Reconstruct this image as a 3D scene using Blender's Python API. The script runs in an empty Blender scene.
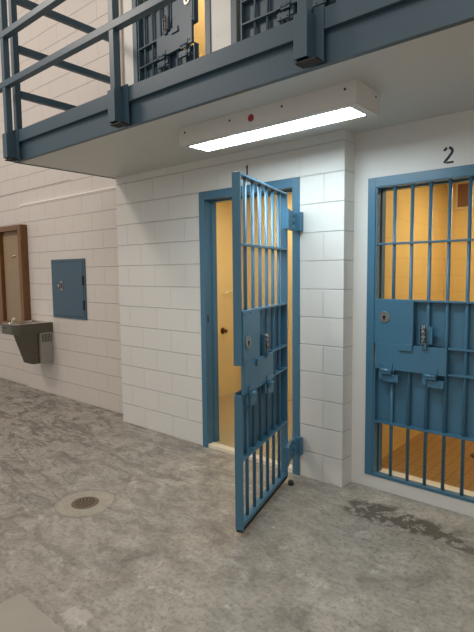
import bpy, bmesh, math, random
from mathutils import Vector, Matrix
random.seed(4)
SC = bpy.context.scene
COL = SC.collection
PI = math.pi

# ---------------------------------------------------------------- camera
f_px, yaw, pit, rol = 498.26, 0.70699, -0.08843, -0.01042
F = Vector((-math.sin(yaw)*math.cos(pit), math.cos(yaw)*math.cos(pit), math.sin(pit)))
R = Vector((math.cos(yaw), math.sin(yaw), 0)); U = R.cross(F)
R2 = R*math.cos(rol)+U*math.sin(rol); U2 = -R*math.sin(rol)+U*math.cos(rol)
cd = bpy.data.cameras.new('camera'); cam = bpy.data.objects.new('camera', cd); COL.objects.link(cam)
M = Matrix((R2, U2, -F)).transposed().to_4x4(); M.translation = (1.68193, -3.10901, 1.55508)
cam.matrix_world = M
cd.sensor_fit = 'VERTICAL'; cd.sensor_height = 36; cd.lens = f_px*36/632; cd.clip_start = .02
SC.camera = cam

# ---------------------------------------------------------------- light
w = bpy.data.worlds.new('world'); SC.world = w; w.use_nodes = True
w.node_tree.nodes['Background'].inputs[0].default_value = (1.0, .965, .91, 1)
w.node_tree.nodes['Background'].inputs[1].default_value = .43
def area(name, loc, target, sx, sy, power, col=(1, .93, .87)):
    l = bpy.data.lights.new(name, 'AREA'); l.shape = 'RECTANGLE'; l.size = sx; l.size_y = sy
    l.energy = power; l.color = col
    o = bpy.data.objects.new(name, l); COL.objects.link(o); o.location = loc
    o.rotation_euler = (Vector(target)-Vector(loc)).to_track_quat('-Z', 'Y').to_euler()
    return o
area('high_bay_light', (-5.3, -4.1, 5.9), (-2.5, 0, 1.0), 1.2, .8, 95, (1, .88, .78))
area('high_bay_light', (0.5, -6.0, 5.9), (-1.0, 0, 1.0), 2.0, 1.2, 45)
LAMP = 29.0          # strength of the fixture under the balcony
CELL = 27.0
SC.view_settings.view_transform = 'Standard'; SC.view_settings.look = 'None'
SC.view_settings.gamma = 1; SC.view_settings.exposure = 0.32
SC.view_settings.use_curve_mapping = False

# ---------------------------------------------------------------- materials
def srgb(r, g, b):
    c = lambda x: (x/255/12.92) if x/255 < .04045 else ((x/255+.055)/1.055)**2.4
    return (c(r), c(g), c(b), 1)
class NT:
    def __init__(s, name):
        s.m = bpy.data.materials.new(name); s.m.use_nodes = True
        s.t = s.m.node_tree; s.n = s.t.nodes; s.b = s.n['Principled BSDF']
    def new(s, k, **kw):
        n = s.n.new(k)
        for a, b in kw.items(): setattr(n, a, b)
        return n
    def l(s, a, b): s.t.links.new(a, b)
    def coord(s): return s.new('ShaderNodeNewGeometry').outputs['Position']
    def noise(s, vec, scale, detail=4, rough=.5, dist=0):
        n = s.new('ShaderNodeTexNoise'); s.l(vec, n.inputs['Vector'])
        n.inputs['Scale'].default_value = scale; n.inputs['Detail'].default_value = detail
        n.inputs['Roughness'].default_value = rough; n.inputs['Distortion'].default_value = dist
        return n.outputs['Fac']
    def ramp(s, fac, stops):
        n = s.new('ShaderNodeValToRGB'); s.l(fac, n.inputs[0]); e = n.color_ramp.elements
        while len(e) < len(stops): e.new(.5)
        for i, (p, c) in enumerate(stops):
            e[i].position = p; e[i].color = c if len(c) == 4 else (*c, 1)
        return n.outputs[0]
    def mix(s, fac, a, b, mode='MIX'):
        n = s.new('ShaderNodeMix', data_type='RGBA', blend_type=mode)
        for i, x in ((0, fac), (6, a), (7, b)):
            if isinstance(x, (int, float)): n.inputs[i].default_value = x
            elif isinstance(x, tuple): n.inputs[i].default_value = x
            else: s.l(x, n.inputs[i])
        return n.outputs[2]
    def math(s, op, a, b=None, c=None):
        n = s.new('ShaderNodeMath', operation=op)
        for i, x in enumerate((a, b, c)):
            if x is None: continue
            if isinstance(x, (int, float)): n.inputs[i].default_value = x
            else: s.l(x, n.inputs[i])
        return n.outputs[0]
    def mapv(s, vec, scale=(1, 1, 1), loc=(0, 0, 0), rot=(0, 0, 0)):
        n = s.new('ShaderNodeMapping'); s.l(vec, n.inputs[0])
        n.inputs['Scale'].default_value = scale; n.inputs['Location'].default_value = loc; n.inputs['Rotation'].default_value = rot
        return n.outputs[0]
    def bump(s, h, strength, dist, prev=None):
        n = s.new('ShaderNodeBump'); s.l(h, n.inputs['Height'])
        n.inputs['Strength'].default_value = strength; n.inputs['Distance'].default_value = dist
        if prev is not None: s.l(prev, n.inputs['Normal'])
        return n.outputs[0]
    def wallvec(s, off=(0, 0)):
        x = s.new('ShaderNodeSeparateXYZ'); s.l(s.coord(), x.inputs[0])
        c = s.new('ShaderNodeCombineXYZ')
        s.l(s.math('ADD', s.math('ADD', x.outputs[0], x.outputs[1]), off[0]), c.inputs[0])
        s.l(s.math('ADD', x.outputs[2], off[1]), c.inputs[1])
        return c.outputs[0]
    def brick(s, vec, bw, rh, mortar, smooth=.3, off=.5):
        n = s.new('ShaderNodeTexBrick'); s.l(vec, n.inputs['Vector'])
        n.offset = off; n.offset_frequency = 2; n.squash = 1
        for k, x in (('Scale', 1), ('Mortar Size', mortar), ('Mortar Smooth', smooth), ('Brick Width', bw), ('Row Height', rh), ('Bias', 0)):
            n.inputs[k].default_value = x
        n.inputs['Color1'].default_value = (.42, .42, .42, 1); n.inputs['Color2'].default_value = (.58, .58, .58, 1)
        n.inputs['Mortar'].default_value = (.5, .5, .5, 1)
        return n
    def out(s, col=None, rough=.5, metal=0, normal=None, **kw):
        b = s.b
        if col is not None:
            if isinstance(col, tuple): b.inputs['Base Color'].default_value = col
            else: s.l(col, b.inputs['Base Color'])
        if isinstance(rough, (int, float)): b.inputs['Roughness'].default_value = rough
        else: s.l(rough, b.inputs['Roughness'])
        b.inputs['Metallic'].default_value = metal
        if normal is not None: s.l(normal, b.inputs['Normal'])
        return s.m

def block_wall(name, base, off=(0, 0), faint=1.0):
    k = NT(name); vec = k.wallvec(off); br = k.brick(vec, .4064, .2032, .0042, .55)
    sp = k.new('ShaderNodeSeparateXYZ'); k.l(vec, sp.inputs[0])
    d = k.math('ABSOLUTE', k.math('SUBTRACT', k.math('FRACT', k.math('ADD', k.math('DIVIDE', sp.outputs[1], .2032), .5)), .5))
    bed = k.ramp(d, [(.008, (1, 1, 1)), (.022, (0, 0, 0))])          # bed joints read stronger than head joints
    joint = k.math('MAXIMUM', bed, k.math('MULTIPLY', br.outputs['Fac'], .6))
    p = k.coord(); n1 = k.noise(p, 2.2, 4); n2 = k.noise(p, 60, 3, .6); n3 = k.noise(p, 9, 3)
    c = k.mix(.10*faint, base, br.outputs['Color'], 'OVERLAY')
    c = k.mix(k.math('MULTIPLY', n1, .22), c, tuple(x*.86 for x in base[:3])+(1,))
    c = k.mix(k.math('MULTIPLY', k.math('MULTIPLY', joint, n3), .10*faint), c, tuple(x*.6 for x in base[:3])+(1,))
    b1 = k.bump(k.math('SUBTRACT', 1, joint), .9*faint, .007); b2 = k.bump(n2, .22, .002, b1)
    return k.out(c, .42, 0, b2)
WHITE = srgb(216, 213, 207)
m_block = block_wall('painted_block', WHITE, (1.582, 0))
m_block_left = block_wall('painted_block_left', srgb(208, 199, 191), (2.876, 0))
m_block_faint = block_wall('painted_block_smooth', WHITE, (.1, 0), .12)
def plain(name, col, rough=.5, metal=0, ns=40, bs=.1, bd=.001, var=.12):
    k = NT(name); p = k.coord(); n = k.noise(p, ns, 4); n1 = k.noise(p, 4, 3)
    c = k.mix(k.math('MULTIPLY', n1, var*2), col, tuple(x*.75 for x in col[:3])+(1,))
    return k.out(c, rough, metal, k.bump(n, bs, bd))
m_soffit = plain('painted_concrete_ceiling', srgb(203, 204, 199), .4, 0, 12, .2, .003, .12)
m_white_steel = plain('white_enamel', srgb(206, 202, 196), .4, 0, 30, .03)
m_blue = plain('blue_enamel_paint', srgb(66, 110, 134), .33, 0, 26, .16, .0015, .08)
m_slate = plain('slate_blue_paint', srgb(60, 83, 97), .42, 0, 26, .22, .0015, .12)
m_panel = plain('flat_blue_paint', srgb(62, 88, 104), .5, 0, 30, .08)
m_steel = plain('worn_steel', srgb(175, 172, 165), .35, .9, 60, .1)
m_dark = plain('dark_hole', (.01, .01, .01, 1), .7)
m_rubber = plain('black_rubber', (.015, .015, .016, 1), .6)
m_black = plain('black_stencil_paint', (.012, .012, .014, 1), .6)
m_red = plain('red_plastic', srgb(150, 30, 32), .4)
m_bronze = plain('bronze', srgb(110, 75, 35), .35, .8)
m_sill = plain('cream_sill', srgb(226, 214, 192), .6)
m_grille = plain('grille_brown', srgb(140, 100, 75), .6)
m_cream = plain('cream_paint', srgb(232, 218, 190), .5)
# rust
k = NT('rusty_steel'); n = k.noise(k.coord(), 90, 4)
m_rust = k.out(k.ramp(n, [(.4, srgb(70, 45, 32)), (.6, srgb(170, 160, 150))]), .6, .4)
# brushed stainless steel
k = NT('stainless'); p = k.coord(); n = k.noise(k.mapv(p, (2, 2, 90)), 3, 4)
m_stain = k.out(k.ramp(n, [(.3, srgb(92, 89, 80)), (.7, srgb(112, 108, 98))]), .36, .9, k.bump(n, .06, .001))
k = NT('stainless_top'); p = k.coord(); n = k.noise(p, 6, 3)
m_table = k.out(k.ramp(n, [(.3, srgb(168, 158, 146)), (.7, srgb(178, 169, 157))]), .42, .35, k.bump(n, .05, .001))
# ochre glazed wall and tan mosaic floor of the cells
def tile(name, base, vec_fn, bw, rh, mortar, dark=.8, rough=.4, off=.5):
    k = NT(name); v = vec_fn(k); br = k.brick(v, bw, rh, mortar, .3, off)
    n1 = k.noise(k.coord(), 1.7, 3)
    c = k.mix(.10, base, br.outputs['Color'], 'OVERLAY')
    c = k.mix(k.math('MULTIPLY', br.outputs['Fac'], .5), c, tuple(x*dark for x in base[:3])+(1,))
    c = k.mix(k.math('MULTIPLY', n1, .2), c, tuple(x*.85 for x in base[:3])+(1,))
    return k.out(c, rough, 0, k.bump(k.math('SUBTRACT', 1, br.outputs['Fac']), .3, .002))
m_ochre = tile('ochre_tile', srgb(230, 198, 128), lambda k: k.wallvec(), .30, .15, .003, .72)
m_ochre_plain = plain('ochre_paint', srgb(230, 206, 154), .5, 0, 30, .1)
m_mosaic = tile('tan_mosaic', srgb(160, 124, 76), lambda k: k.coord(), .075, .075, .006, .4, .5, 0)
m_mosaic_pale = tile('pale_mosaic', srgb(176, 156, 120), lambda k: k.coord(), .05, .05, .005, .5, .5, 0)
# wood and cork
k = NT('brown_wood'); p = k.coord(); n = k.noise(k.mapv(p, (14, 14, 1.6)), 3, 5, .6, 1.5)
m_wood = k.out(k.ramp(n, [(.3, srgb(86, 54, 24)), (.7, srgb(132, 86, 42))]), .4, 0, k.bump(n, .15, .001))
k = NT('cork'); n = k.noise(k.coord(), 70, 5, .7); n2 = k.noise(k.coord(), 5, 3)
m_cork = k.out(k.mix(n2, k.ramp(n, [(.35, srgb(126, 104, 82)), (.65, srgb(176, 154, 126))]), srgb(150, 128, 104)), .85, 0, k.bump(n, .3, .002))
# concrete floor
k = NT('worn_concrete'); p = k.coord()
xyz = k.new('ShaderNodeSeparateXYZ'); k.l(p, xyz.inputs[0])
big = k.noise(p, 1.3, 5, .65, .5); mid = k.noise(p, 5.5, 9, .74, .5); fine = k.noise(p, 38, 6, .72)
streak = k.noise(k.mapv(p, (1.6, 4.2, 1), rot=(0, 0, .5)), 1.7, 7, .72, 1.4)
c = k.ramp(mid, [(.30, srgb(96, 89, 80)), (.45, srgb(150, 142, 131)), (.70, srgb(188, 179, 167))])
c = k.mix(k.ramp(big, [(.38, (0, 0, 0)), (.62, (.55, .55, .55))]), c, srgb(166, 158, 146))
# grimy scuffs, stronger towards the dayroom side
side = k.new('ShaderNodeMapRange'); k.l(xyz.outputs[0], side.inputs[0])
side.inputs[1].default_value = -3.5; side.inputs[2].default_value = .2; side.inputs[3].default_value = 1; side.inputs[4].default_value = .30
sc_ = k.ramp(streak, [(.49, (0, 0, 0)), (.58, (1, 1, 1))])
c = k.mix(k.math('MULTIPLY', k.math('MULTIPLY', sc_, side.outputs[0]), .75), c, srgb(92, 86, 78))
pa = k.ramp(k.noise(k.mapv(p, (1, 1.7, 1), rot=(0, 0, .3)), 4.2, 9, .80, .3), [(.545, (0, 0, 0)), (.58, (1, 1, 1))])
c = k.mix(k.math('MULTIPLY', k.math('MULTIPLY', pa, side.outputs[0]), .6), c, srgb(112, 105, 97))
li = k.ramp(k.noise(k.mapv(p, loc=(7, 3, 0)), 6, 7, .7), [(.60, (0, 0, 0)), (.65, (1, 1, 1))])
c = k.mix(k.math('MULTIPLY', li, .55), c, srgb(198, 192, 183))
c = k.mix(k.math('MULTIPLY', k.ramp(fine, [(.38, (1, 1, 1)), (.50, (0, 0, 0))]), .5), c, srgb(98, 92, 85))
def dist(cx, cy, sx=1, sy=1, wob=.0):
    a = k.math('MULTIPLY', k.math('SUBTRACT', xyz.outputs[0], cx), 1/sx); b = k.math('MULTIPLY', k.math('SUBTRACT', xyz.outputs[1], cy), 1/sy)
    d = k.math('SQRT', k.math('ADD', k.math('MULTIPLY', a, a), k.math('MULTIPLY', b, b)))
    if wob: d = k.math('ADD', d, k.math('MULTIPLY', k.math('SUBTRACT', mid, .5), wob))
    return d
# pale mortar patch round the drain, with a darker rim
d = dist(-1.235, -1.305, 1, 1, .12)
c = k.mix(k.math('MULTIPLY', k.ramp(d, [(.19, (1, 1, 1)), (.20, (0, 0, 0))]), .6), c, srgb(168, 158, 142))
c = k.mix(k.math('MULTIPLY', k.ramp(d, [(.185, (0, 0, 0)), (.195, (1, 1, 1)), (.205, (1, 1, 1)), (.222, (0, 0, 0))]), .4), c, srgb(108, 100, 90))
# damp stain in front of the closed door
d = dist(.44, -.19, .38, .15, 1.2)
blot = k.ramp(k.noise(p, 8, 8, .72, .3), [(.47, (0, 0, 0)), (.51, (1, 1, 1))])
c = k.mix(k.math('MULTIPLY', k.math('MULTIPLY', k.ramp(d, [(.75, (1, 1, 1)), (1.0, (0, 0, 0))]), blot), .9), c, srgb(92, 86, 76))
d = dist(1.0, -.22, .45, .10, 1.6)
c = k.mix(k.math('MULTIPLY', k.math('MULTIPLY', k.ramp(d, [(.75, (1, 1, 1)), (1.0, (0, 0, 0))]), blot), .85), c, srgb(96, 90, 80))
# pale filler patch
d = dist(-.275, -1.96, .085, .06, 4.2)
c = k.mix(k.math('MULTIPLY', k.ramp(d, [(.85, (1, 1, 1)), (1.0, (0, 0, 0))]), .5), c, srgb(200, 190, 180))
hb = k.math('ADD', k.math('MULTIPLY', mid, .6), k.math('MULTIPLY', fine, .4))
m_floor = k.out(c, k.ramp(mid, [(.3, (.42, .42, .42)), (.7, (.62, .62, .62))]), 0, k.bump(hb, .3, .004))
def emis(name, col, s):
    k = NT(name); k.b.inputs['Emission Color'].default_value = col; k.b.inputs['Emission Strength'].default_value = s
    return k.out((.8, .8, .8, 1), .5)
m_lens = emis('lit_diffuser', (.76, .92, 1.0, 1), LAMP)
m_cell_lens = emis('lit_cell_lamp', (1, .88, .64, 1), CELL)

# ---------------------------------------------------------------- helpers
def bm_box(bm, x0, x1, y0, y1, z0, z1, bev=0):
    t = bmesh.new()
    vs = [t.verts.new((x, y, z)) for x in (x0, x1) for y in (y0, y1) for z in (z0, z1)]
    for q in ((0, 1, 3, 2), (4, 6, 7, 5), (0, 4, 5, 1), (2, 3, 7, 6), (0, 2, 6, 4), (1, 5, 7, 3)):
        t.faces.new([vs[i] for i in q])
    bmesh.ops.recalc_face_normals(t, faces=t.faces)
    if bev: bmesh.ops.bevel(t, geom=t.edges[:], offset=bev, segments=2, affect='EDGES', profile=.5)
    merge(bm, t)
def merge(bm, t):
    me = bpy.data.meshes.new('tmp'); t.to_mesh(me); t.free(); bm.from_mesh(me); bpy.data.meshes.remove(me)
def bm_cyl(bm, a, b, r, r2=None, seg=16, bev=0):
    a = Vector(a); b = Vector(b); d = b-a; t = bmesh.new()
    bmesh.ops.create_cone(t, cap_ends=True, segments=seg, radius1=r, radius2=r if r2 is None else r2, depth=d.length)
    if bev:
        bmesh.ops.bevel(t, geom=[e for e in t.edges if len(e.link_faces) == 2 and any(len(f.verts) > 4 for f in e.link_faces)], offset=bev, segments=2, affect='EDGES')
    bmesh.ops.transform(t, matrix=Matrix.Translation((a+b)/2) @ d.to_track_quat('Z', 'Y').to_matrix().to_4x4(), verts=t.verts)
    for f in t.faces: f.smooth = len(f.verts) == 4
    merge(bm, t)
def bm_prism(bm, pts, axis, a, b):
    """polygon pts in the plane across axis, extruded from a to b"""
    def P(p, t):
        return {'x': (t, p[0], p[1]), 'y': (p[0], t, p[1]), 'z': (p[0], p[1], t)}[axis]
    t = bmesh.new(); A = [t.verts.new(P(p, a)) for p in pts]; B = [t.verts.new(P(p, b)) for p in pts]
    t.faces.new(A); t.faces.new(B[::-1]); n = len(pts)
    for i in range(n): t.faces.new((A[i], B[i], B[(i+1) % n], A[(i+1) % n]))
    bmesh.ops.recalc_face_normals(t, faces=t.faces); merge(bm, t)
def bm_tube(bm, pts, r, seg=10):
    t = bmesh.new(); rings = []
    for i, p in enumerate(pts):
        p = Vector(p); d = Vector(pts[min(i+1, len(pts)-1)])-Vector(pts[max(i-1, 0)])
        q = d.to_track_quat('Z', 'Y')
        rings.append([t.verts.new(p+q @ Vector((r*math.cos(a), r*math.sin(a), 0))) for a in [2*PI*j/seg for j in range(seg)]])
    for A, B in zip(rings, rings[1:]):
        for j in range(seg):
            f = t.faces.new((A[j], A[(j+1) % seg], B[(j+1) % seg], B[j])); f.smooth = True
    t.faces.new(rings[0][::-1]); t.faces.new(rings[-1])
    bmesh.ops.recalc_face_normals(t, faces=t.faces); merge(bm, t)
def build(name, bm, mat, parent=None, label=None):
    me = bpy.data.meshes.new(name); bm.to_mesh(me); bm.free(); me.materials.append(mat)
    o = bpy.data.objects.new(name, me); COL.objects.link(o); o.parent = parent
    if label: o['label'] = label
    return o
def box(name, mat, x0, x1, y0, y1, z0, z1, parent=None, bev=0, label=None):
    bm = bmesh.new(); bm_box(bm, x0, x1, y0, y1, z0, z1, bev); return build(name, bm, mat, parent, label)
def boxes(name, mat, L, parent=None, bev=0):
    bm = bmesh.new()
    for b in L: bm_box(bm, *b, bev)
    return build(name, bm, mat, parent)
def struct(o): o['kind'] = 'structure'; return o
def thing(name, label, cat, loc=(0, 0, 0), rz=0, group=None):
    o = bpy.data.objects.new(name, None); COL.objects.link(o); o.location = loc; o.rotation_euler = (0, 0, rz)
    o.empty_display_size = .1
    return tag(o, label, cat, group)
def tag(o, label, cat, group=None):
    o['label'] = label; o['category'] = cat
    if group: o['group'] = group
    return o
def dup(root, label=None):
    r = root.copy(); COL.objects.link(r)
    if label: r['label'] = label
    for ch in list(root.children):
        c = ch.copy(); COL.objects.link(c); c.parent = r
        for g in list(ch.children):
            d = g.copy(); COL.objects.link(d); d.parent = c
    return r

# ---------------------------------------------------------------- the setting
YL, YR = .165, .141
ZS, ZF = 2.505, 2.62          # underside and top of the balcony slab
struct(box('floor', m_floor, -9, 4.5, -6.5, YL+.02, -.12, 0))
# lower front wall with the two doorways
def wall_grid(name, mat, xs, zs, holes, y0, y1):
    bm = bmesh.new()
    xs = sorted(set(xs)); zs = sorted(set(zs))
    # vertical strips, each split only where a hole crosses it
    for xa, xb in zip(xs, xs[1:]):
        cuts = [(h[2], h[3]) for h in holes if h[0] <= xa+1e-6 and h[1] >= xb-1e-6]
        z = zs[0]
        for a, b in sorted(cuts):
            if a > z: bm_box(bm, xa, xb, y0, y1, z, a)
            z = b
        if z < zs[-1]: bm_box(bm, xa, xb, y0, y1, z, zs[-1])
    return struct(build(name, bm, mat))
wall_grid('wall_front', m_block, (-2.561, -1.384, -.361, 0), (0, ZS), [(-1.384, -.361, 0, 2.2352)], 0, .17)
wall_grid('wall_front_recessed', m_block_faint, (0, .109, 1.13, 2.6), (0, ZS), [(.109, 1.13, .094, 2.182)], YR, .31)
wall_grid('wall_front_upper', m_block_faint, (-2.561, -2.22, -1.22, -1.0, .0, 2.6), (ZF, 5.2),
          [(-2.22, -1.22, ZF, ZF+2.235), (-1.0, 0.0, ZF, ZF+2.235)], 0, .17)
# side wall of the dayroom: lower infill stands 3 cm proud and ends in a ledge
struct(box('wall_left', m_block_left, -9, -2.0, YL+.03, YL+.25, -.1, 6.2))
struct(boxes('wall_left_infill', m_block_left, [(-4.93, -2.561, YL, YL+.03, 0, 2.462)]))
struct(box('trim_1', plain('ledge_light_paint', srgb(246, 240, 234), .5), -4.93, -2.561, YL-.006, YL+.032, 2.460, 2.476))  # near-white front face paints the light caught by the ledge top
struct(box('trim_2', plain('crack_grey', srgb(120, 110, 104), .8), -9, -3.70, YL+.0285, YL+.031, 2.655, 2.661))
# balcony slab: its underside is the ceiling over the cell doors
struct(box('ceiling', m_soffit, -2.561, 2.6, -1.00, 2.4, ZS, ZF))
struct(box('ceiling_upper', m_soffit, -2.6, 2.6, .0, 2.4, 5.2, 5.3))
# steel edge channel and toe board
struct(boxes('trim_3', m_slate, [(-2.575, 2.6, -1.032, -1.000, 2.500, 2.70), (-2.575, -2.561, -1.0, -.0, 2.50, 2.70)]))
struct(boxes('trim_4', m_slate, [(-2.59, 2.6, -1.060, -1.032, 2.640, 2.735), (-2.59, -2.575, -1.032, -.0, 2.640, 2.735)], bev=.003))
# cells
struct(boxes('floor_cell_1', m_mosaic_pale, [(-2.38, -.2, .07, 1.7, -.1, .03)]))
struct(boxes('floor_cell_2', m_mosaic, [(.085, 2.5, .30, 1.8, -.1, .092)]))
struct(box('floor_sill_1', m_sill, -1.324, -.421, .0, .07, -.1, .031))
struct(box('floor_sill_2', m_sill, .109, 1.13, YR+.03, .30, .085, .096))
struct(boxes('wall_cell_1', m_ochre_plain, [(-2.50, -2.38, .17, 1.7, 0, ZS), (-2.50, -.2, 1.7, 1.82, 0, ZS), (-.2, -.12, .17, 1.82, 0, ZS)]))
struct(boxes('wall_cell_2', m_ochre, [(.005, .085, .31, 1.8, 0, ZS), (.005, 2.6, 1.8, 1.9, 0, ZS), (2.5, 2.6, .31, 1.8, 0, ZS)]))
struct(boxes('wall_cell_3', m_ochre_plain, [(-2.50, -2.4, .17, 2.3, ZF, 5.2), (-2.5, -1.1, 2.2, 2.3, ZF, 5.2), (-1.15, -1.08, .17, 2.3, ZF, 5.2)]))
struct(boxes('wall_cell_4', m_ochre_plain, [(-1.08, 1.2, 2.2, 2.3, ZF, 5.2), (1.1, 1.2, .3, 2.2, ZF, 5.2)]))

struct(box('ceiling_cell_2', m_cream, .085, 2.5, .31, 1.8, 2.42, 2.45))

# door frames: face, jamb and stop
def door_frame(n, x0, x1, z0, z1, yf, mat, t=.060, bottom=False, depth=.13):
    L = []
    for (a, b) in ((x0, x0+t), (x1-t, x1)):
        L.append((a, b, yf-.010, yf+depth, z0, z1))
    L.append((x0+t, x1-t, yf-.010, yf+depth, z1-t-.008, z1))
    # stops
    s = .014
    L.append((x0+t, x0+t+s, yf+.075, yf+depth, z0, z1-t-.008)); L.append((x1-t-s, x1-t, yf+.075, yf+depth, z0, z1-t-.008))
    L.append((x0+t+s, x1-t-s, yf+.075, yf+depth, z1-t-.008-s, z1-t-.008))
    o = boxes('trim_%d' % n, mat, L, bev=.002); struct(o); return o
fr1 = door_frame(5, -1.384, -.361, 0, 2.2352, 0, m_blue)
fr2 = door_frame(6, .109, 1.13, .094, 2.182, YR, m_blue, .056)
fr3 = door_frame(7, -2.22, -1.22, ZF, ZF+2.235, 0, m_slate)
fr4 = door_frame(8, -1.0, 0.0, ZF, ZF+2.235, 0, m_slate)
st = boxes('strike_plate', m_blue, [(-1.3245, -1.320, .000, .030, 1.10, 1.20)], fr1)
boxes('strike_slot', m_dark, [(-1.3200, -1.3185, .008, .022, 1.12, 1.18)], st)

# ---------------------------------------------------------------- barred cell doors
def hexbolt(bm, x, y, z, r=.006): bm_cyl(bm, (x, y, z), (x, y-.005, z), r, seg=8)
def cell_door(label, loc, rz, W=.845, mirror=False, mat=m_blue, zb=.05, key=1.204, group='barred cell doors'):
    """hinge edge at the origin, outer face on y=0, leaf runs to -x (or +x when mirrored)"""
    t = thing('cell_door', label, 'cell door', loc, rz, group)
    g = -1 if mirror else 1
    X = lambda s: g*(-W+s)               # s measured from the free edge
    def B(bm, s0, s1, y0, y1, z0, z1, bev=.0015):
        a, b = sorted((X(s0), X(s1))); bm_box(bm, a, b, y0, y1, z0, z1, bev)
    Z0, Z1 = zb, 2.103
    D = .050
    bm = bmesh.new(); B(bm, 0, .012, 0, D, Z0, .852); B(bm, 0, .012, 0, D, 1.022, Z1); build('stile', bm, mat, t)
    bm = bmesh.new(); B(bm, W-.014, W, 0, D, Z0, Z1); build('stile', bm, mat, t)
    for z in (.066, .461, .855, 1.022, 1.320, 1.703, Z1-.016):
        bm = bmesh.new(); s0 = .012
        th = .022 if z < .1 else .013
        if z in (.855, 1.022): s0 = .50
        B(bm, s0, W-.014, .000, D-.002, z, z+th); build('crossbar', bm, mat, t)
    n = 6; s_b = [.125+.119*i for i in range(n)]
    for s in s_b:
        bm = bmesh.new()
        if s < .13:      # the first bar is cut away behind the pass plate
            bm_cyl(bm, (X(s), .026, .070), (X(s), .026, .862), .0115, seg=14); bm_cyl(bm, (X(s), .026, 1.022), (X(s), .026, Z1-.01), .0115, seg=14)
        else: bm_cyl(bm, (X(s), .026, .070), (X(s), .026, Z1-.01), .0115, seg=14)
        build('bar', bm, mat, t)
    bm = bmesh.new(); B(bm, .012, W-.014, D-.004, D, .465, .862, 0); B(bm, .20, W-.014, D-.004, D, .862, 1.022, 0); B(bm, .012, W-.014, D-.004, D, 1.022, 1.328, 0); build('sheet_panel', bm, mat, t)
    # lock box with key cylinder
    bm = bmesh.new(); B(bm, .012, .276, -.006, D-.006, 1.030, 1.334, .002)
    lk = build('lock_box', bm, mat, t)
    bm = bmesh.new(); c = Vector((X(.078), -.006, key))
    bm_cyl(bm, c, c+Vector((0, -.007, 0)), .038, seg=28, bev=.002); kc = build('key_cylinder', bm, m_steel, lk, 'round bare steel key cylinder')
    bm = bmesh.new(); c2 = c+Vector((0, -.0071, 0)); bm_cyl(bm, c2, c2+Vector((0, -.0015, 0)), .011, seg=16)
    bm_box(bm, c.x-.0045, c.x+.0045, c2.y-.0015, c2.y, c.z-.02, c.z)
    for q in (-1, 1): bm_cyl(bm, c2+Vector((0, 0, q*.026)), c2+Vector((0, -.0012, q*.026)), .0032, seg=8)
    build('keyhole', bm, m_dark, lk)
    bm = bmesh.new()
    for s, z in ((.03, 1.315), (.12, 1.315), (.25, 1.315), (.03, 1.06), (.25, 1.12)): hexbolt(bm, X(s), -.006, z, .0045)
    build('rivet', bm, mat, lk)
    bm = bmesh.new(); B(bm, .186, .278, -.024, -.004, .993, 1.036, .002); build('lock_tab', bm, mat, lk)
    # pass plate below the lock
    bm = bmesh.new(); B(bm, .016, .498, -.012, .012, .852, 1.030, .002); pp = build('pass_plate', bm, mat, t)
    bm = bmesh.new()
    for s in (.05, .11, .37, .43): hexbolt(bm, X(s), -.012, .885, .006)
    build('bolt_head', bm, mat, pp)
    # two spring latches holding the food hatch
    for s0 in (.045, .345):
        bm = bmesh.new()
        B(bm, s0+.035, s0+.140, -.018, .004, .768, .818, .002)
        B(bm, s0+.000, s0+.030, -.012, .004, .782, .842, .002)
        B(bm, s0+.022, s0+.098, -.018, -.012, .840, .896, .0015)
        l = build('hatch_latch', bm, mat, t)
        bm = bmesh.new(); a, b = sorted((X(s0+.018), X(s0+.096)))
        bm_cyl(bm, (a, -.030, .848), (b, -.028, .846), .0125, seg=14, bev=.002)
        bm_box(bm, a, b, -.036, -.020, .824, .846, .002)
        build('latch_roller', bm, mat, l)
        bm = bmesh.new()
        for ds in (.05, .11): hexbolt(bm, X(s0+ds), -.018, .783, .005)
        build('screw', bm, mat, l)
    # hatch bolt in its bracket
    bm = bmesh.new()
    B(bm, .318, .405, -.006, .004, 1.048, 1.165, .001)
    B(bm, .321, .327, -.018, -.004, 1.050, 1.163, .001); B(bm, .393, .405, -.016, -.004, 1.050, 1.155, .001)
    B(bm, .337, .373, -.028, -.004, 1.018, 1.058, .0015)
    br = build('bolt_bracket', bm, mat, t)
    bm = bmesh.new(); x = X(.352)
    bm_cyl(bm, (x, -.024, 1.030), (x, -.024, 1.172), .0085, seg=12)
    for i in range(4): bm_cyl(bm, (x, -.024, 1.062+i*.027), (x, -.024, 1.075+i*.027), .0125, seg=12, bev=.002)
    build('hatch_bolt', bm, m_rust, br, 'rusty steel hatch bolt')
    # hinges
    for z in (.175, 1.845):
        bm = bmesh.new(); bm_prism(bm, [(X(W-.125), 0), (X(W-.125), -.045), (X(W+.078), -.014), (X(W+.078), 0)], 'z', z, z+.135); hg = build('hinge', bm, mat, t)
        bm = bmesh.new()
        for j, (a, b) in enumerate(((0, .04), (.043, .092), (.095, .135))):
            bm_cyl(bm, (X(W+.088), -.012, z+a), (X(W+.088), -.012, z+b), .014, seg=14, bev=.001)
        build('hinge_knuckle', bm, mat, hg)
    return t
Hx, Hy = -.350, -.1707
d1 = cell_door('open blue barred cell door swung out over the concrete floor, between the two doorways',
               (Hx, Hy, 0), math.radians(106.8), key=1.150)
bm = bmesh.new()
bm_box(bm, -.845, .0, .006, .044, .036, .0505); build('bottom_strip', bm, m_rubber, d1, 'black strip')  # black strip along the bottom edge of the open leaf
d2 = cell_door('closed blue barred cell door beneath the stencilled number 2', (1.010, YR-.004, .025), 0, zb=.066, key=1.212)
d3 = cell_door('slate blue cell door on the balcony, standing ajar with a bright yellow gap beside it',
               (-2.15, -.004, 2.595), math.radians(-4.2), W=.80, mirror=True, mat=m_slate)
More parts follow.
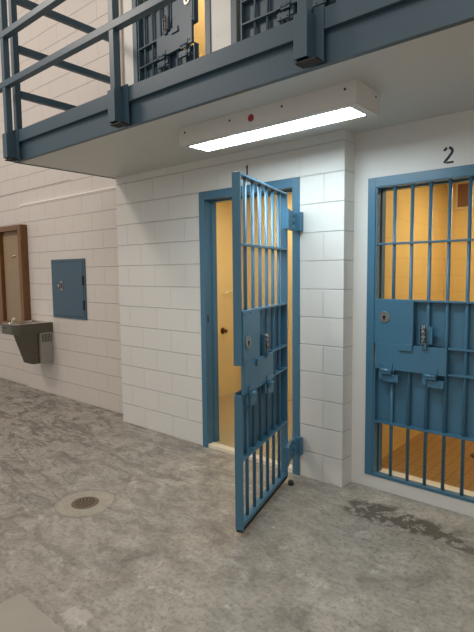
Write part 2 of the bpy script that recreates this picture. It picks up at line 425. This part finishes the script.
d4 = cell_door('closed slate blue cell door on the balcony, right of the door that stands ajar',
               (-.905, -.004, 2.595), 0, W=.845, mirror=True, mat=m_slate)
# frame halves of the hinges on the first doorway
for z in (.175, 1.845):
    boxes('hinge_plate', m_blue, [(-.383, -.322, -.052, -.010, z, z+.135)], fr1, .003)
for z in (.193, 1.863):
    boxes('hinge_plate', m_blue, [(1.085, 1.13, YR-.044, YR-.010, z, z+.135)], fr2, .003)

# ---------------------------------------------------------------- lamp under the balcony
t = thing('ceiling_light', 'long white boxed fluorescent light under the balcony with a red dot on its side', 'light', (-.174, -.615, ZS))
L0, L1, y0, y1, zb = -.644, .644, -.142, .142, -.108
bm = bmesh.new()
for b in ((L0, L1, y0, y0+.012, zb, 0), (L0, L1, y1-.012, y1, zb, 0), (L0, L0+.012, y0+.012, y1-.012, zb, 0), (L1-.012, L1, y0+.012, y1-.012, zb, 0), (L0+.012, L1-.012, y0+.012, y1-.012, -.02, -.003)):
    bm_box(bm, *b)
hs = build('housing', bm, m_white_steel, t)
boxes('lens_frame', m_white_steel, [(L0+.002, L1-.002, y0+.002, y0+.045, zb-.006, zb), (L0+.002, L1-.002, y1-.060, y1-.002, zb-.006, zb),
      (L0+.002, L0+.050, y0+.045, y1-.060, zb-.006, zb), (L1-.056, L1-.002, y0+.045, y1-.060, zb-.006, zb)], t, .001)
box('diffuser', m_lens, L0+.048, L1-.054, y0+.043, y1-.058, zb-.004, zb+.004, t, 0, 'glowing white diffuser')
bm = bmesh.new(); bm_cyl(bm, (-.030, y0+.001, -.052), (-.030, y0-.004, -.052), .021, seg=24, bev=.001); build('indicator', bm, m_red, hs, 'round red disc')
for x in (-.589, -.196, .192, .582):
    bm = bmesh.new(); bm_cyl(bm, (x, y0+.001, -.034), (x, y0-.003, -.034), .0065, seg=10); build('screw', bm, m_dark, hs)
bm = bmesh.new(); bm_cyl(bm, (L1-.001, .08, -.03), (L1+.003, .08, -.03), .005, seg=10); build('screw', bm, m_dark, hs)
# lamps of the cells
def cell_lamp(x, y, z, label, sx=.5):
    t = thing('cell_light', label, 'light', (x, y, z), 0)
    box('housing', m_white_steel, -sx/2-.02, sx/2+.02, -.17, .17, -.05, 0, t, .004)
    box('diffuser', m_cell_lens, -sx/2, sx/2, -.15, .15, -.056, -.050, t)
cell_lamp(-1.3, 1.15, ZS, 'warm ceiling light inside the open cell')
cell_lamp(.95, 1.05, 2.42, 'warm ceiling light inside the closed lower cell')
cell_lamp(-1.75, 1.3, 5.2, 'warm ceiling light in the balcony cell that stands ajar')
cell_lamp(-.4, 1.3, 5.2, 'warm ceiling light in the closed balcony cell')

# ---------------------------------------------------------------- stencilled numbers
def stroke(bm, pts, wd, y, th=.0012):
    pts = [Vector((a, b)) for a, b in pts]; L = []; Rr = []
    for i, p in enumerate(pts):
        d = (pts[min(i+1, len(pts)-1)]-pts[max(i-1, 0)]).normalized(); n = Vector((-d.y, d.x))*wd/2
        L.append(p+n); Rr.append(p-n)
    bm_prism(bm, [tuple(p) for p in L+Rr[::-1]], 'y', y-th, y)
bm = bmesh.new()
arc = [(.6345+.0245*math.cos(a), 2.281+.0225*math.sin(a)) for a in [math.radians(x) for x in range(165, 95, -12)]]
stroke(bm, arc, .016, YR)
arc = [(.6345+.0245*math.cos(a), 2.281+.0225*math.sin(a)) for a in [math.radians(x) for x in range(82, -41, -12)]]
stroke(bm, arc+[(.638, 2.247), (.620, 2.226), (.611, 2.214)], .016, YR)
bm_prism(bm, [(.6245, 2.208), (.6245, 2.2205), (.668, 2.2205), (.668, 2.208)], 'y', YR-.0012, YR)
tag(build('stencilled_number', bm, m_black), 'black stencilled number 2 on the white wall above the closed door', 'number')
bm = bmesh.new()
bm_prism(bm, [(-.861, 2.295), (-.846, 2.295), (-.846, 2.392), (-.856, 2.390), (-.866, 2.380), (-.866, 2.370), (-.861, 2.373)], 'y', -.0012, 0)
tag(build('stencilled_number', bm, m_black), 'black stencilled number 1 above the open doorway, half hidden by the door top', 'number')

# ---------------------------------------------------------------- door stop, drain
bm = bmesh.new(); bm_cyl(bm, (0, 0, 0), (0, 0, .032), .021, .019, 20, .003)
ds = build('door_stop', bm, m_rubber); ds.location = (-.315, -.185, 0); tag(ds, 'small black rubber door stop on the floor under the open door hinge', 'door stop')
t = thing('floor_drain', 'round brown floor drain set in the pale ring of the concrete floor', 'drain', (-1.235, -1.305, 0))
bm = bmesh.new()
seg = 40
m_drain = plain('rusty_drain', srgb(122, 104, 86), .6, .3, 50, .4, .002, .4)
tb = bmesh.new(); ri = [tb.verts.new((.074*math.cos(2*PI*i/seg), .074*math.sin(2*PI*i/seg), .004)) for i in range(seg)]
ro = [tb.verts.new((.092*math.cos(2*PI*i/seg), .092*math.sin(2*PI*i/seg), .0015)) for i in range(seg)]
lo = [tb.verts.new((.074*math.cos(2*PI*i/seg), .074*math.sin(2*PI*i/seg), .0005)) for i in range(seg)]
for i in range(seg):
    j = (i+1) % seg; tb.faces.new((ri[i], ro[i], ro[j], ri[j])); tb.faces.new((lo[i], ri[i], ri[j], lo[j]))
bmesh.ops.recalc_face_normals(tb, faces=tb.faces)
merge(bm, tb); build('rim', bm, m_drain, t)
bm = bmesh.new(); bm_cyl(bm, (0, 0, 0), (0, 0, .003), .073, seg=40); gr = build('grate', bm, m_drain, t)
bm = bmesh.new()
for rr, nn in ((.058, 16), (.040, 11), (.021, 6), (0, 1)):
    for i in range(nn):
        a = 2*PI*i/nn; bm_cyl(bm, (rr*math.cos(a), rr*math.sin(a), .0028), (rr*math.cos(a), rr*math.sin(a), .0036), .0062, seg=10)
build('drain_hole', bm, m_dark, gr)['kind'] = 'stuff'

# ---------------------------------------------------------------- blue wall cabinet
t = thing('wall_cabinet', 'blue steel access cabinet set in the white block wall right of the water fountain', 'cabinet', (-3.784, YL, 1.37))
boxes('cabinet_frame', m_panel, [(-.370, .370, -.014, 0, .325, .358), (-.370, .370, -.014, 0, -.358, -.330), (-.370, -.345, -.014, 0, -.33, .325), (.335, .370, -.014, 0, -.33, .325)], t, .002)
dr = box('cabinet_door', m_panel, -.343, .333, -.018, -.001, -.328, .321, t, .002)
for z in (-.185, .105): box('hinge', m_dark, .322, .345, -.026, -.013, z-.055, z+.055, dr, .003, 'dark hinge')
lt = box('latch', m_steel, -.155, -.105, -.026, -.018, -.02, .095, dr, .003, 'bare steel paddle latch')
box('latch_recess', plain('dark_red', srgb(80, 25, 22), .5), -.146, -.114, -.028, -.026, .0, .075, lt)
bm = bmesh.new(); bm_cyl(bm, (-.205, -.018, .035), (-.205, -.024, .035), .018, seg=16, bev=.002); build('lock', bm, m_steel, dr, 'small round steel lock')

# ---------------------------------------------------------------- drinking fountain
FX0, FX1, FY0, FY1 = -4.63, -4.20, -.325, YL
t = thing('drinking_fountain', 'wall mounted stainless steel drinking fountain under the notice board', 'drinking fountain', (0, 0, 0))
def rr(x0, x1, y0, y1, r, n=6):
    """outline with rounded front corners"""
    pts = [(x0, y1), (x0, y0+r)]
    pts += [(x0+r-r*math.cos(a), y0+r-r*math.sin(a)) for a in [PI/2*i/n for i in range(1, n+1)]]
    pts += [(x1-r+r*math.sin(a), y0+r-r*math.cos(a)) for a in [PI/2*i/n for i in range(0, n+1)]]
    pts += [(x1, y1)]
    return pts
bm = bmesh.new()
tb = bmesh.new()
def ring(pts, z): return [tb.verts.new((a, b, z)) for a, b in pts]
o0 = rr(FX0, FX1, FY0, FY1, .10); ins = lambda d: rr(FX0+d, FX1-d, FY0+d, FY1-.12-d*.0, .09)
A = ring(o0, .822); B_ = ring(o0, .935); C_ = ring(rr(FX0+.006, FX1-.006, FY0+.006, FY1, .10), .943)
D_ = ring(rr(FX0+.035, FX1-.035, FY0+.035, FY1-.10, .08), .938); E_ = ring(rr(FX0+.09, FX1-.09, FY0+.09, FY1-.15, .06), .900)
for a, b in ((A, B_), (B_, C_)):
    n = len(a)
    for i in range(n):
        f = tb.faces.new((a[i], a[(i+1) % n], b[(i+1) % n], b[i])); f.smooth = False
tb.faces.new(A[::-1])
bmesh.ops.recalc_face_normals(tb, faces=tb.faces); merge(bm, tb)
m_basin = plain('polished_steel', srgb(215, 211, 205), .3, .95, 30, .02)
bs = build('basin', bm, m_stain, t)
bm = bmesh.new(); tb = bmesh.new()
C_ = ring(rr(FX0+.006, FX1-.006, FY0+.006, FY1, .10), .943); D_ = ring(rr(FX0+.022, FX1-.022, FY0+.022, FY1-.06, .09), .950); E_ = ring(rr(FX0+.06, FX1-.06, FY0+.06, FY1-.10, .06), .932)
for a, b in ((C_, D_), (D_, E_)):
    n = len(a)
    for i in range(n): tb.faces.new((a[i], a[(i+1) % n], b[(i+1) % n], b[i]))
tb.faces.new(E_); bmesh.ops.recalc_face_normals(tb, faces=tb.faces); merge(bm, tb)
build('bowl', bm, m_basin, t, 'polished steel bowl, coloured paler for the highlights on top')  # highlights on the fountain top put into a paler steel colour
bm = bmesh.new(); bm_prism(bm, [(FY0+.10, .822), (YL-.17, .822), (YL-.17, .43), (YL-.26, .43)], 'x', FX0+.15, FX1-.045)
build('apron', bm, m_stain, t)
bm = bmesh.new(); bm_box(bm, FX0+.06, FX1-.006, YL-.17, YL, .43, .822, .003); cb = build('cooler_body', bm, plain('grey_enamel', srgb(150, 143, 132), .45), t)
bm = bmesh.new()
for j in range(7):
    bm_box(bm, FX1-.0075, FX1-.004, YL-.15+j*.020, YL-.142+j*.020, .70, .80)
build('vent_slot', bm, m_dark, cb)['kind'] = 'stuff'
bm = bmesh.new(); bx, by = FX0+.10, FY0+.13
bm_tube(bm, [(bx, by, .935), (bx, by, .965), (bx+.005, by+.004, .985), (bx+.018, by+.012, .997), (bx+.035, by+.022, .995)], .013, 12)
bm_cyl(bm, (bx, by, .930), (bx, by, .945), .026, seg=18, bev=.003)
build('bubbler', bm, m_basin, t, 'chrome bubbler')
bm = bmesh.new(); bm_cyl(bm, (FX0+.21, FY0+.05, .940), (FX0+.21, FY0+.05, .962), .028, .022, 18, .004); build('push_button', bm, m_basin, t)
bm = bmesh.new(); bm_cyl(bm, ((FX0+FX1)/2, FY0+.2, .9315), ((FX0+FX1)/2, FY0+.2, .934), .03, seg=18); build('basin_drain', bm, m_dark, bs)
box('front_badge', m_dark, FX0+.12, FX0+.20, FY0-.002, FY0+.004, .890, .902, bs)

# ---------------------------------------------------------------- notice board
t = thing('notice_board', 'deep brown wooden framed notice board above the drinking fountain', 'notice board', (0, 0, 0))
bx0, bx1, bz0, bz1, by = -6.6, -4.75, .83, 2.205, YL-.095
bm = bmesh.new()
for b in ((bx0, bx0+.09, by, YL, bz0, bz1), (bx1-.088, bx1, by, YL, bz0, bz1), (bx0+.09, bx1-.088, by, YL, bz1-.07, bz1), (bx0+.09, bx1-.088, by, YL, bz0, bz0+.07)):
    bm_box(bm, *b, .004)
build('board_frame', bm, m_wood, t)
box('cork_panel', m_cork, bx0+.09, bx1-.088, YL-.03, YL-.015, bz0+.07, bz1-.07, t, 0, 'tan cork panel')
box('divider', m_wood, -5.50, -5.39, by+.01, YL-.03, bz0+.07, bz1-.07, t, .004)
bm = bmesh.new(); bm_tube(bm, [(-5.14, YL-.034, 1.79), (-5.10, YL-.045, 1.80), (-5.06, YL-.045, 1.805), (-5.02, YL-.034, 1.81)], .006, 8); build('pin', bm, m_cream, t, 'white pin strip on the cork')

# ---------------------------------------------------------------- balcony railing
t = thing('balcony_railing', 'slate blue steel tube railing along the balcony edge', 'railing', (0, 0, 0))
def post(x, y, w=.050, z1=3.90, zb=2.70):
    return box('post', m_slate, x-w/2, x+w/2, y-w/2, y+w/2, zb, z1, t, .004)
for x in (-1.030, .388, 1.85):
    p = post(x, -1.100)
    boxes('post_plate', m_slate, [(x-.040, x+.078, -1.068, -1.0585, 2.50, 2.745)], p, .002)
    bm = bmesh.new()
    w = .036
    for b in ((x-w, x+w, -1.140, -1.134, 2.512, 2.708), (x-w, x-w+.006, -1.134, -1.068, 2.512, 2.708), (x+w-.006, x+w, -1.134, -1.068, 2.512, 2.708)): bm_box(bm, *b, .001)
    build('post_socket', bm, m_slate, p)
    box('socket_hollow_shade', m_dark, x-w+.004, x+.075, -1.130, -1.062, 2.494, 2.503, p)  # near-black slab paints the shade in the socket's open underside
xc = -2.495
p = post(xc, -1.10)
boxes('post_plate', m_slate, [(xc-.040, xc+.085, -1.068, -1.0585, 2.50, 2.745)], p, .002)
bm = bmesh.new()
for b in ((xc-.036, xc+.036, -1.140, -1.134, 2.512, 2.708), (xc-.036, xc-.030, -1.134, -1.068, 2.512, 2.708), (xc+.030, xc+.036, -1.134, -1.068, 2.512, 2.708)): bm_box(bm, *b, .001)
build('post_socket', bm, m_slate, p)
box('socket_hollow_shade', m_dark, xc-.032, xc+.075, -1.130, -1.062, 2.494, 2.503, p)  # same painted shade for the hollow under the corner socket
post(xc-.065, -.985, .050, 3.90, 2.62)
for z in (3.10, 3.485, 3.86):
    box('rail', m_slate, xc-.15 if z < 3.2 else xc-.029, 2.6, -1.128, -1.078, z-.025, z+.025, t, .004)
for z in (3.075, 3.445, 3.845):
    box('rail', m_slate, xc-.090, xc-.040, -.957, .0 if z > 0 else 0, z-.028, z+.028, t, .004)

# ---------------------------------------------------------------- conduit on the upper wall
bm = bmesh.new()
for x, r in ((-2.445, .010), (-2.385, .013)):
    bm_cyl(bm, (x, -.014, 2.64), (x, -.014, 5.2), r, seg=12)
tag(build('conduit', bm, plain('cream_conduit', srgb(214, 200, 186), .5)), 'pale painted conduit pair on the balcony wall left of the door that stands ajar', 'conduit')

# ---------------------------------------------------------------- cell fittings
t = thing('vent_grille', 'brown square vent grille high on the tiled wall of the closed cell', 'vent', (.1, 0, 0))
vx = .40
t.location = (.262, 1.8, 2.235)
vw = .085

boxes('grille_frame', m_ochre_plain, [(-vw, vw, -.012, 0, .105, .125), (-vw, vw, -.012, 0, -.125, -.105), (-vw, -vw+.02, -.012, 0, -.105, .105), (vw-.02, vw, -.012, 0, -.105, .105)], t, .002)
gp = box('grille_plate', m_grille, -vw+.02, vw-.02, -.006, 0, -.105, .105, t)
bm = bmesh.new()
for i in range(10):
    bm_box(bm, -vw+.022, vw-.022, -.011, -.006, -.100+i*.0205, -.091+i*.0205)
build('louvre', bm, m_grille, gp)['kind'] = 'stuff'
bm = bmesh.new(); bm_cyl(bm, (0, 0, 0), (0, 0, .004), .07, seg=32)
fd = build('floor_drain', bm, plain('dark_drain', srgb(70, 50, 34), .6)); fd.location = (.66, 1.0, .092); tag(fd, 'dark round drain in the tiled floor of the closed cell', 'drain')
t = thing('wall_hook', 'curved cream handle high on the yellow wall inside the open cell', 'hook', (-2.38, 1.45, 1.31))
bm = bmesh.new(); bm_cyl(bm, (0, 0, 0), (.012, 0, 0), .022, seg=16, bev=.002); build('hook_plate', bm, m_cream, t)
bm = bmesh.new(); bm_tube(bm, [(.01, 0, 0), (.035, .02, .002), (.045, .06, .012), (.05, .11, .004), (.05, .15, .02), (.05, .18, .022)], .008, 10); bm_tube(bm, [(.035, .0, .0), (.04, -.05, -.016), (.04, -.10, -.012)], .008, 10); build('hook_arm', bm, m_cream, t)
t = thing('shower_valve', 'round bronze valve knob on the yellow wall inside the open cell', 'valve', (-2.38, 1.37, .84))
bm = bmesh.new(); bm_cyl(bm, (0, 0, 0), (.008, 0, 0), .040, seg=24, bev=.002); build('escutcheon', bm, m_bronze, t)
bm = bmesh.new(); bm_cyl(bm, (.006, 0, 0), (.045, 0, 0), .014, seg=16); bm_cyl(bm, (.040, 0, 0), (.070, 0, 0), .026, .022, 20, .004); build('knob', bm, m_bronze, t)

# ---------------------------------------------------------------- dayroom table corner, bottom left
t = thing('steel_table', 'stainless steel table top whose corner shows at the bottom left', 'table', (.937, -3.022, 0))
bm = bmesh.new(); bm_box(bm, -.457, .457, -.463, .463, .712, .75, .006); build('table_top', bm, m_table, t)
bm = bmesh.new(); bm_cyl(bm, (0, 0, .03), (0, 0, .712), .06, seg=24); build('pedestal', bm, m_stain, t)
bm = bmesh.new(); bm_cyl(bm, (0, 0, 0), (0, 0, .03), .25, seg=40, bev=.006); build('base_plate', bm, m_stain, t)
